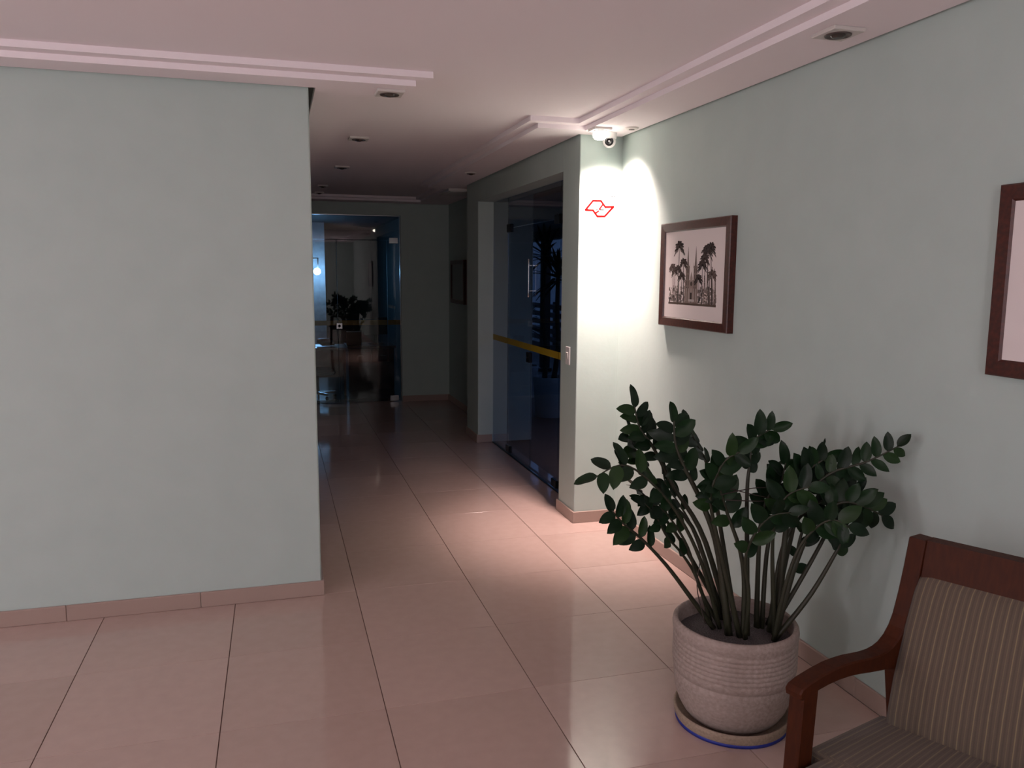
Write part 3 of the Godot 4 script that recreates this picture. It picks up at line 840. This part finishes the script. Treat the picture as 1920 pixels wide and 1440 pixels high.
func plant() -> void:
	var C := Vector3(1.547, 0, -2.41)
	# saucer: a thing of its own below the pot
	var s := thing("plant_saucer", "stained concrete saucer with a blue lower rim under the flowerpot", "saucer", C)
	var st := begin()
	lathe(st, [Vector2(0.0, 0.020), Vector2(0.16, 0.020), Vector2(0.188, 0.026), Vector2(0.196, 0.046), Vector2(0.203, 0.050), Vector2(0.207, 0.046), Vector2(0.206, 0.032), Vector2(0.203, 0.018), Vector2(0.200, 0.011)], 64, Vector3.ZERO, Basis.IDENTITY, 0.003)
	mesh("dish", st, M.saucer, s)
	st = begin()
	lathe(st, [Vector2(0.195, 0.014), Vector2(0.2015, 0.0125), Vector2(0.2015, 0.001), Vector2(0.19, 0.0005), Vector2(0.0, 0.0005)], 64, Vector3.ZERO, Basis.IDENTITY, 0.003)
	mesh("blue_rim", st, M.blue, s).set_meta("label", "blue lower rim")
	var t := thing("potted_plant", "bushy dark green leafy plant in a ribbed pale concrete pot by the right wall", "plant", C)
	st = begin()
	var prof := [Vector2(0.0, 0.021), Vector2(0.148, 0.021), Vector2(0.158, 0.028), Vector2(0.174, 0.047), Vector2(0.190, 0.076), Vector2(0.203, 0.115), Vector2(0.209, 0.160), Vector2(0.2115, 0.188), Vector2(0.2085, 0.192), Vector2(0.2085, 0.196), Vector2(0.213, 0.200), Vector2(0.216, 0.222)]
	for k in 6:      # turned ribs below the rim
		var y := 0.228 + k * 0.0165
		prof.append_array([Vector2(0.2135, y), Vector2(0.2165, y + 0.003), Vector2(0.2180, y + 0.0075), Vector2(0.2165, y + 0.012), Vector2(0.2140, y + 0.0145)])
	prof.append_array([Vector2(0.2155, 0.332), Vector2(0.219, 0.340), Vector2(0.2205, 0.358), Vector2(0.218, 0.373), Vector2(0.212, 0.380), Vector2(0.204, 0.379), Vector2(0.199, 0.370), Vector2(0.197, 0.33), Vector2(0.195, 0.29)])
	lathe(st, prof, 72, Vector3.ZERO, Basis.IDENTITY, 0.004)
	mesh("pot", st, M.pot, t)
	# soil: a lumpy disc
	st = begin(); st.set_smooth_group(1)
	var nz := FastNoiseLite.new(); nz.seed = 4; nz.frequency = 14.0
	var rows := []; var us := []
	for j in 11:
		var row := []; var ur := []
		for i in 33:
			var a := TAU * i / 32.0; var r := 0.196 * j / 10.0
			var p := Vector3(cos(a) * r, 0, sin(a) * r)
			p.y = 0.327 + 0.012 * nz.get_noise_2d(p.x, p.z) + 0.012 * (1.0 - j / 10.0)
			row.append(p); ur.append(Vector2(p.x, p.z))
		rows.append(row); us.append(ur)
	sheet(st, rows, us, Vector3.UP)
	mesh("soil", st, M.soil, t)
	var lm := [leaf_mesh(0.10, 0.28), leaf_mesh(0.22, 0.15), leaf_mesh(-0.06, 0.38)]
	var view := Vector3(-0.281, 0.30, 0.96).normalized()
	var r := RandomNumberGenerator.new(); r.seed = 21
	var stems = [
		[11,15,0.52,11,7.0,[Vector3(-0.064,0.335,-0.038), Vector3(-0.164,0.465,-0.035), Vector3(-0.263,0.592,-0.033), Vector3(-0.360,0.695,-0.029), Vector3(-0.435,0.760,-0.020), Vector3(-0.483,0.813,-0.016)]],
		[8,55,0.35,10,6.0,[Vector3(-0.042,0.335,-0.097), Vector3(-0.111,0.509,-0.087), Vector3(-0.183,0.615,-0.078), Vector3(-0.249,0.686,-0.067), Vector3(-0.302,0.771,-0.053), Vector3(-0.347,0.819,-0.050)]],
		[10,75,0.45,15,6.5,[Vector3(0.030,0.335,-0.137), Vector3(-0.099,0.556,-0.147), Vector3(-0.180,0.676,-0.143), Vector3(-0.279,0.793,-0.145), Vector3(-0.355,0.868,-0.140), Vector3(-0.400,0.938,-0.138)]],
		[9,35,0.50,11,7.0,[Vector3(-0.042,0.335,-0.032), Vector3(-0.127,0.577,-0.018), Vector3(-0.226,0.762,-0.008), Vector3(-0.332,0.889,-0.001), Vector3(-0.451,0.973,0.003), Vector3(-0.552,0.934,-0.005)]],
		[12,20,0.50,13,7.5,[Vector3(0.024,0.335,-0.078), Vector3(-0.083,0.660,-0.102), Vector3(-0.195,0.846,-0.128), Vector3(-0.272,0.989,-0.143), Vector3(-0.324,1.063,-0.151), Vector3(-0.346,1.142,-0.153)]],
		[10,60,0.42,12,6.5,[Vector3(0.072,0.335,-0.120), Vector3(-0.009,0.735,-0.131), Vector3(-0.055,0.904,-0.132), Vector3(-0.102,0.988,-0.133), Vector3(-0.136,1.044,-0.130), Vector3(-0.159,1.066,-0.130)]],
		[15,25,0.50,14,7.5,[Vector3(-0.042,0.335,0.030), Vector3(-0.093,0.653,0.017), Vector3(-0.156,0.825,0.001), Vector3(-0.216,0.942,-0.014), Vector3(-0.250,1.026,-0.022), Vector3(-0.259,1.109,-0.024)]],
		[10,65,0.50,13,7.0,[Vector3(0.006,0.335,-0.100), Vector3(-0.101,0.662,-0.123), Vector3(-0.213,0.802,-0.147), Vector3(-0.290,0.919,-0.161), Vector3(-0.333,0.981,-0.165), Vector3(-0.355,1.035,-0.166)]],
		[11,40,0.52,13,7.2,[Vector3(0.021,0.335,0.047), Vector3(0.012,0.650,0.035), Vector3(0.008,0.846,0.025), Vector3(0.017,0.955,0.019), Vector3(0.031,1.031,0.014), Vector3(0.096,1.076,0.028)]],
		[11,30,0.45,12,7.0,[Vector3(-0.012,0.335,0.053), Vector3(-0.089,0.611,0.050), Vector3(-0.135,0.761,0.056), Vector3(-0.161,0.870,0.068), Vector3(-0.134,0.982,0.096), Vector3(-0.089,1.022,0.120)]],
		[12,25,0.50,12,7.5,[Vector3(0.000,0.335,0.057), Vector3(-0.011,0.542,0.064), Vector3(-0.038,0.665,0.067), Vector3(-0.091,0.798,0.062), Vector3(-0.124,0.891,0.062), Vector3(-0.135,0.943,0.065)]],
		[11,20,0.45,12,7.5,[Vector3(0.087,0.335,0.004), Vector3(0.082,0.564,0.003), Vector3(0.084,0.734,0.003), Vector3(0.102,0.821,0.009), Vector3(0.142,0.875,0.021), Vector3(0.157,0.948,0.025)]],
		[10,15,0.45,11,7.5,[Vector3(0.116,0.335,0.074), Vector3(0.086,0.541,0.089), Vector3(0.065,0.695,0.106), Vector3(0.059,0.806,0.127), Vector3(0.083,0.876,0.158), Vector3(0.139,0.905,0.187)]],
		[16,35,0.50,15,7.5,[Vector3(0.120,0.335,0.073), Vector3(0.130,0.531,0.074), Vector3(0.137,0.705,0.075), Vector3(0.149,0.850,0.077), Vector3(0.195,0.928,0.089), Vector3(0.254,0.974,0.105)]],
		[9,10,0.20,11,6.0,[Vector3(0.140,0.335,-0.011), Vector3(0.220,0.523,0.006), Vector3(0.249,0.660,0.007), Vector3(0.280,0.761,0.009), Vector3(0.317,0.848,0.013), Vector3(0.302,0.935,0.005)]],
		[11,20,0.45,12,7.0,[Vector3(0.097,0.335,0.101), Vector3(0.199,0.486,0.133), Vector3(0.269,0.627,0.156), Vector3(0.291,0.694,0.165), Vector3(0.270,0.760,0.161), Vector3(0.241,0.825,0.154)]],
		[10,5,0.50,16,6.0,[Vector3(0.139,0.335,0.020), Vector3(0.171,0.654,0.053), Vector3(0.192,0.821,0.082), Vector3(0.264,0.926,0.125), Vector3(0.367,0.974,0.178), Vector3(0.462,1.034,0.219)]],
		[10,40,0.62,9,7.0,[Vector3(0.138,0.335,0.023), Vector3(0.263,0.559,0.040), Vector3(0.370,0.773,0.052), Vector3(0.397,0.843,0.041), Vector3(0.367,0.906,0.014), Vector3(0.252,0.923,-0.031)]],
		[11,10,0.50,15,6.5,[Vector3(0.105,0.335,0.093), Vector3(0.149,0.600,0.120), Vector3(0.199,0.762,0.148), Vector3(0.264,0.837,0.181), Vector3(0.326,0.835,0.213), Vector3(0.395,0.800,0.241)]],
		[10,30,0.45,13,7.0,[Vector3(0.114,0.335,0.043), Vector3(0.139,0.609,0.048), Vector3(0.184,0.736,0.059), Vector3(0.268,0.816,0.082), Vector3(0.354,0.842,0.105), Vector3(0.417,0.829,0.122)]],
		[9,30,0.40,10,7.2,[Vector3(-0.002,0.335,0.071), Vector3(-0.011,0.507,0.094), Vector3(-0.042,0.641,0.110), Vector3(-0.031,0.740,0.139), Vector3(0.005,0.811,0.175), Vector3(0.060,0.828,0.205)]],
		[9,20,0.45,10,7.0,[Vector3(0.088,0.335,0.109), Vector3(0.096,0.526,0.139), Vector3(0.120,0.686,0.173), Vector3(0.157,0.772,0.212), Vector3(0.191,0.806,0.249), Vector3(0.234,0.786,0.277)]],
		[7,50,0.50,8,6.0,[Vector3(0.028,0.335,-0.111), Vector3(-0.047,0.529,-0.130), Vector3(-0.106,0.684,-0.144), Vector3(-0.162,0.781,-0.157), Vector3(-0.204,0.837,-0.166), Vector3(-0.219,0.892,-0.168)]],
		[10,45,0.45,12,7.0,[Vector3(0.106,0.335,0.009), Vector3(0.124,0.624,-0.008), Vector3(0.174,0.782,-0.016), Vector3(0.240,0.872,-0.020), Vector3(0.290,0.901,-0.028), Vector3(0.321,0.946,-0.031)]],
		[8,30,0.50,9,6.5,[Vector3(-0.024,0.335,-0.075), Vector3(-0.100,0.469,-0.078), Vector3(-0.156,0.628,-0.075), Vector3(-0.219,0.729,-0.073), Vector3(-0.273,0.787,-0.070), Vector3(-0.334,0.816,-0.077)]],
	]
	# each stem: base radius (mm), roll of its leaf rows (degrees), where leaves begin, how many, their length (cm), its course
	for sd in stems:
		var P: Array = sd[5]
		var rad: float = sd[0] * 0.001
		st = begin(); tube(st, P, rad, maxf(rad * 0.22, 0.0016), 22, 7, 0.8)
		var stem := mesh("stem", st, M.stem, t)
		var n: int = sd[3]
		var start: float = sd[2]
		for i in n:
			var u := start + (1.0 - start) * (i + 0.35) / n
			var p := spline(P, u)
			var tg := (spline(P, minf(u + 0.02, 1.0)) - spline(P, u - 0.02)).normalized()
			var side := tg.cross(view).normalized().rotated(tg, deg_to_rad(sd[1] + r.randf_range(-22, 22)))
			var sg := 1.0 if i % 2 == 0 else -1.0
			var d := (tg * r.randf_range(0.38, 0.75) + side * sg).normalized()
			if i == n - 1: d = (tg + side * sg * 0.25).normalized()
			var k := float(i) / n
			var L: float = sd[4] * 0.0125 * lerpf(0.86, 1.0, sin(PI * minf(k * 1.1, 1.0))) * r.randf_range(0.86, 1.12)
			var nn := side.cross(tg) * sg
			nn = (view * 0.25 + Vector3(0, 0.30, 0) + nn * sg + Vector3(r.randf_range(-0.35, 0.35), r.randf_range(-0.2, 0.35), r.randf_range(-0.35, 0.35)))
			nn = (nn - d * nn.dot(d)).normalized()
			var b := Basis(d.cross(nn), d, nn)
			inst("leaf", lm[r.randi_range(0, 2)], M.leaf[[0, 0, 1, 1, 2, 2, 3][r.randi_range(0, 6)]], stem, Transform3D(b.scaled_local(Vector3(L * r.randf_range(0.92, 1.1), L, L)), p))
	# dry crossing twigs and dead leaf bits in the middle
	for w in [[Vector3(-0.13, 0.86, 0.06), Vector3(-0.02, 0.885, 0.09), Vector3(0.09, 0.88, 0.07), Vector3(0.16, 0.90, 0.02)], [Vector3(-0.11, 0.89, 0.06), Vector3(0.0, 0.86, 0.09), Vector3(0.12, 0.83, 0.08)], [Vector3(-0.10, 0.845, 0.07), Vector3(0.02, 0.84, 0.10), Vector3(0.14, 0.835, 0.09), Vector3(0.2, 0.83, 0.08)], [Vector3(-0.15, 0.40, 0.05), Vector3(-0.17, 0.52, 0.02), Vector3(-0.14, 0.62, -0.02), Vector3(-0.16, 0.70, -0.04)]]:
		st = begin(); tube(st, w, 0.0022, 0.0012, 14, 5)
		mesh("dry_twig", st, M.twig, t)

# ------------------------------------------------------------------ outside the street door
func sword_plant(called: String, label: String, at: Vector3, trunks: Array, pot_h: float, pot_r: float, n: int, len: float, seed_: int) -> void:
	var t := thing(called, label, "plant", at)
	var st := begin()
	lathe(st, [Vector2(0, 0.0), Vector2(pot_r * 0.80, 0.0), Vector2(pot_r * 0.84, 0.01), Vector2(pot_r * 0.97, pot_h - 0.07), Vector2(pot_r, pot_h - 0.06), Vector2(pot_r, pot_h - 0.01), Vector2(pot_r * 0.97, pot_h), Vector2(pot_r * 0.90, pot_h), Vector2(pot_r * 0.88, pot_h - 0.05)], 36)
	mesh("planter", st, M.planter, t)
	st = begin(); lathe(st, [Vector2(0, pot_h - 0.035), Vector2(pot_r * 0.90, pot_h - 0.05)], 24)
	mesh("soil", st, M.soil, t)
	var r := RandomNumberGenerator.new(); r.seed = seed_
	for tr in trunks:
		st = begin(); tube(st, tr, 0.032, 0.024, 12, 8)
		var tk := mesh("trunk", st, M.trunk, t)
		var head: Vector3 = tr[tr.size() - 1]
		for i in n:
			var az := r.randf() * TAU; var el := lerpf(1.25, -0.55, pow(float(i) / n, 1.1)) + r.randf_range(-0.1, 0.1)
			var d := Vector3(cos(az) * cos(el), sin(el), sin(az) * cos(el))
			var side := d.cross(Vector3.UP).normalized(); var nn := side.cross(d)
			var l := len * r.randf_range(0.8, 1.1)
			var pts := []; var us := []
			for j in 7:
				var u := j / 6.0
				var w := 0.020 * sin(PI * clampf(u * 0.82 + 0.16, 0, 1)) + 0.001
				var c := head + d * l * u - Vector3(0, 1, 0) * l * 0.22 * u * u - Vector3(0, 0.08 * (float(i) / n), 0)
				pts.append([c - side * w, c - nn * 0.006, c + side * w]); us.append([Vector2(0, u), Vector2(0.5, u), Vector2(1, u)])
			st = begin(); sheet(st, pts, us, nn)
			mesh("sword_leaf", st, M.sword, tk)

func patio() -> void:
	M.planter = mat(Color(0.62, 0.62, 0.63), 0.7)
	M.trunk = mat(Color(0.22, 0.17, 0.13), 0.9)
	M.sword = mat(Color(0.08, 0.15, 0.08), 0.5)
	M.outdoor = textured(noise_tex(0.03, Color(0.60, 0.60, 0.60), Color(0.70, 0.70, 0.70), 31), Vector3(0.5, 0.5, 0.5), 0.9)
	M.pave = textured(noise_tex(0.03, Color(0.22, 0.21, 0.21), Color(0.30, 0.29, 0.28), 33), Vector3(1, 1, 1), 0.6)
	M.fence = mat(Color(0.16, 0.11, 0.08), 0.7)
	var st := begin(); box(st, Vector3(2.083, -0.2, -24.0), Vector3(12.0, -0.012, 0.0))
	struct_mesh("floor_patio", st, M.pave, "dark patio paving beyond the street door", "paving")
	st = begin(); box(st, Vector3(7.6, -0.2, -24.0), Vector3(7.9, 2.7, 0.0))
	struct_mesh("wall_patio", st, M.outdoor, "bluish boundary wall beyond the patio plants", "wall")
	st = begin(); box(st, Vector3(2.36, 2.30, -18.0), Vector3(4.4, 2.5, -2.0)); box(st, Vector3(4.2, 2.16, -18.0), Vector3(4.4, 2.30, -2.0))
	struct_mesh("ceiling_patio", st, M.slab, "dark porch roof above the patio", "ceiling")
	sword_plant("potted_yucca", "tall twin-trunk potted yucca seen through the street door", Vector3(2.98, -0.012, -8.62), [[Vector3(0.03, 0.4, 0.02), Vector3(0.07, 0.8, 0.05), Vector3(0.05, 1.2, 0.06), Vector3(0.06, 1.62, 0.05)], [Vector3(-0.06, 0.4, -0.03), Vector3(-0.04, 0.8, -0.06), Vector3(-0.09, 1.2, -0.05), Vector3(-0.06, 1.86, -0.06)]], 0.46, 0.20, 40, 0.46, 5)
	sword_plant("potted_yucca", "low potted yucca left of the tall one behind the street door", Vector3(3.12, -0.012, -10.1), [[Vector3(0, 0.35, 0), Vector3(0.02, 0.6, 0.0), Vector3(0.0, 1.0, 0.0)]], 0.42, 0.19, 26, 0.36, 6)
	var t := thing("patio_post", "dark square porch post behind the street door", "post", Vector3(4.30, -0.012, -12.75))
	st = begin(); cbox(st, Vector3(0, 1.085, 0), Vector3(0.14, 2.17, 0.14), 0.006); mesh("shaft", st, M.fence, t)
	st = begin(); cbox(st, Vector3(0, 0.03, 0), Vector3(0.2, 0.06, 0.2), 0.006); mesh("foot_plate", st, M.dark_metal, t)
	t = thing("slat_fence", "dark horizontal slat fence across the patio", "fence", Vector3(5.2, -0.012, -13.5))
	for k in 6:
		st = begin(); cbox(st, Vector3(0, 0.18 + k * 0.16, 0), Vector3(0.025, 0.10, 9.0), 0.003); mesh("slat", st, M.fence, t)
	for k in 4:
		st = begin(); cbox(st, Vector3(0.045, 0.54, -4.4 + k * 2.93), Vector3(0.06, 1.08, 0.06), 0.003); mesh("fence_post", st, M.fence, t)

# ------------------------------------------------------------------ unlit office behind the corridor glass
func office() -> void:
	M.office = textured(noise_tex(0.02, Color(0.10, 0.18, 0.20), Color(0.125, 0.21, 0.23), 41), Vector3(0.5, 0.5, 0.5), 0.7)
	M.office_floor = mat(Color(0.30, 0.29, 0.29), 0.12)
	M.desk = textured(noise_tex(0.03, Color(0.22, 0.09, 0.06), Color(0.34, 0.16, 0.11), 42), Vector3(3, 3, 3), 0.4)
	M.desk_top = mat(Color(0.72, 0.70, 0.70), 0.3)
	M.seat_blue = mat(Color(0.10, 0.16, 0.24), 0.8)
	M.carton = mat(Color(0.42, 0.33, 0.28), 0.8)
	M.bulb_blue = mat(Color(1, 1, 1), 0.4)
	M.bulb_blue.emission_enabled = true; M.bulb_blue.emission = Color(0.58, 0.82, 1.0); M.bulb_blue.emission_energy_multiplier = 70.0
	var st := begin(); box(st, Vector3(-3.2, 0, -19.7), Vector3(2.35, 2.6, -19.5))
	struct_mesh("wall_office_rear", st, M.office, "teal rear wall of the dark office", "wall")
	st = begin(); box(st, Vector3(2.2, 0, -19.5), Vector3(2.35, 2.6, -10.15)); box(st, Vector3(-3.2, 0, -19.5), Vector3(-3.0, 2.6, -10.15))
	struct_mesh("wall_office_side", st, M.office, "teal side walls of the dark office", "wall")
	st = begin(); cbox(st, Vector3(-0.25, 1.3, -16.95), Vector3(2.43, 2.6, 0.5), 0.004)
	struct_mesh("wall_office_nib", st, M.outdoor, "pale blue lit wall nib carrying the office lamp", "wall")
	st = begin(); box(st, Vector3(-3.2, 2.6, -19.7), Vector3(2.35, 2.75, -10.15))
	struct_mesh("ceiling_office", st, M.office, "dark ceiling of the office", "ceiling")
	st = begin(); box(st, Vector3(-3.0, -0.006, -19.5), Vector3(2.2, 0.0, -10.10))
	struct_mesh("floor_office", st, M.office_floor, "dark shiny floor of the office", "floor")
	# wall lamp on its bracket
	var t := thing("wall_lamp", "bright bluish wall lamp on an angled bracket in the dark office", "lamp", Vector3(0.79, 1.63, -16.35))
	st = begin(); lathe(st, arc_profile(0.068), 24); mesh("bulb", st, M.bulb_blue, t)
	st = begin()
	cbox(st, Vector3(0.016, 0.155, 0), Vector3(0.032, 0.21, 0.032), 0.003)
	cbox(st, Vector3(-0.065, 0.255, 0), Vector3(0.195, 0.03, 0.032), 0.003)
	cbox(st, Vector3(-0.15, 0.255, -0.17), Vector3(0.08, 0.10, 0.32), 0.004)
	mesh("bracket", st, M.desk_top, t)
	omni(t, Vector3.ZERO, OFFICE, 0.05, Color(0.32, 0.62, 1.0))
	# desks
	t = thing("desk", "office desk with a pale top edge at the left behind the corridor glass", "desk", Vector3(0.42, 0, -10.95))
	st = begin(); cbox(st, Vector3(0, 0.62, 0), Vector3(0.92, 0.03, 0.6), 0.004); mesh("desktop", st, M.desk_top, t)
	st = begin(); cbox(st, Vector3(0, 0.42, 0.20), Vector3(0.84, 0.36, 0.02), 0.002); mesh("front_panel", st, M.desk, t)
	for x in [-0.42, 0.42]:
		st = begin(); cbox(st, Vector3(x, 0.302, 0), Vector3(0.03, 0.604, 0.54), 0.002); mesh("side_panel", st, M.desk, t)
	t = thing("desk", "brown office desk with drawers at the right behind the corridor glass", "desk", Vector3(1.235, 0, -11.35))
	st = begin(); cbox(st, Vector3(0, 0.60, 0), Vector3(0.66, 0.03, 0.6), 0.004); mesh("desktop", st, M.desk, t)
	st = begin(); cbox(st, Vector3(0, 0.30, -0.02), Vector3(0.62, 0.585, 0.52), 0.003); mesh("body", st, M.black, t)
	for x in [-0.155, 0.155]:
		st = begin(); cbox(st, Vector3(x, 0.48, 0.25), Vector3(0.296, 0.18, 0.018), 0.003); var dr := mesh("drawer", st, M.desk, t)
		st = begin(); cbox(st, Vector3(x, 0.48, 0.268), Vector3(0.09, 0.012, 0.02), 0.003); mesh("handle", st, M.chrome, dr)
	# things on the desks
	t = thing("monitor", "black computer monitor on the brown office desk", "monitor", Vector3(1.33, 0.615, -11.38), 0.15)
	st = begin(); cbox(st, Vector3(0, 0.25, 0), Vector3(0.34, 0.24, 0.03), 0.006); mesh("case", st, M.black, t)
	st = begin(); cbox(st, Vector3(0, 0.25, -0.0165), Vector3(0.31, 0.21, 0.004), 0.001); mesh("screen", st, M.dark_metal, t)
	st = begin(); cbox(st, Vector3(0, 0.08, 0.0), Vector3(0.05, 0.15, 0.02), 0.003); cbox(st, Vector3(0, 0.006, 0), Vector3(0.2, 0.012, 0.14), 0.003); mesh("stand", st, M.black, t)
	t = thing("carton", "small brown carton on the brown office desk", "box", Vector3(1.02, 0.615, -11.32), -0.1)
	st = begin(); cbox(st, Vector3(0, 0.09, 0), Vector3(0.2, 0.18, 0.2), 0.003); mesh("body", st, M.carton, t)
	st = begin(); cbox(st, Vector3(0, 0.182, 0), Vector3(0.2, 0.004, 0.06), 0.001); mesh("tape", st, M.desk_top, t)
	t = thing("telephone", "dark desk telephone on the pale topped office desk", "telephone", Vector3(0.62, 0.655, -11.0), 0.3)
	st = begin(); cbox(st, Vector3(0, 0.025, 0), Vector3(0.18, 0.05, 0.2), 0.008, Basis(Vector3.RIGHT, 0.15)); mesh("body", st, M.black, t)
	st = begin(); cbox(st, Vector3(0, 0.062, -0.05), Vector3(0.2, 0.026, 0.045), 0.01); mesh("handset", st, M.black, t)
	# swivel chair between glass and desk
	t = thing("swivel_chair", "dark blue swivel chair just behind the corridor glass", "chair", Vector3(0.47, 0, -10.50), 0.2)
	st = begin(); cbox(st, Vector3(0, 0.35, 0), Vector3(0.40, 0.07, 0.38), 0.025); mesh("seat", st, M.seat_blue, t)
	st = begin(); cbox(st, Vector3(0, 0.21, 0), Vector3(0.05, 0.24, 0.05), 0.012); mesh("column", st, M.dark_metal, t)
	for k in 5:
		var a := TAU * k / 5.0
		st = begin(); cbox(st, Vector3(cos(a) * 0.12, 0.075, sin(a) * 0.12), Vector3(0.24, 0.03, 0.035), 0.006, Basis(Vector3.UP, -a)); mesh("base_arm", st, M.chrome, t)
		st = begin(); lathe(st, [Vector2(0, -0.012), Vector2(0.022, -0.012), Vector2(0.026, -0.007), Vector2(0.026, 0.007), Vector2(0.022, 0.012), Vector2(0, 0.012)], 14, Vector3(cos(a) * 0.225, 0.027, sin(a) * 0.225), Basis(Vector3.UP, -a) * Basis(Vector3.RIGHT, PI / 2)); mesh("caster", st, M.black, t)

const OFFICE := 0.22
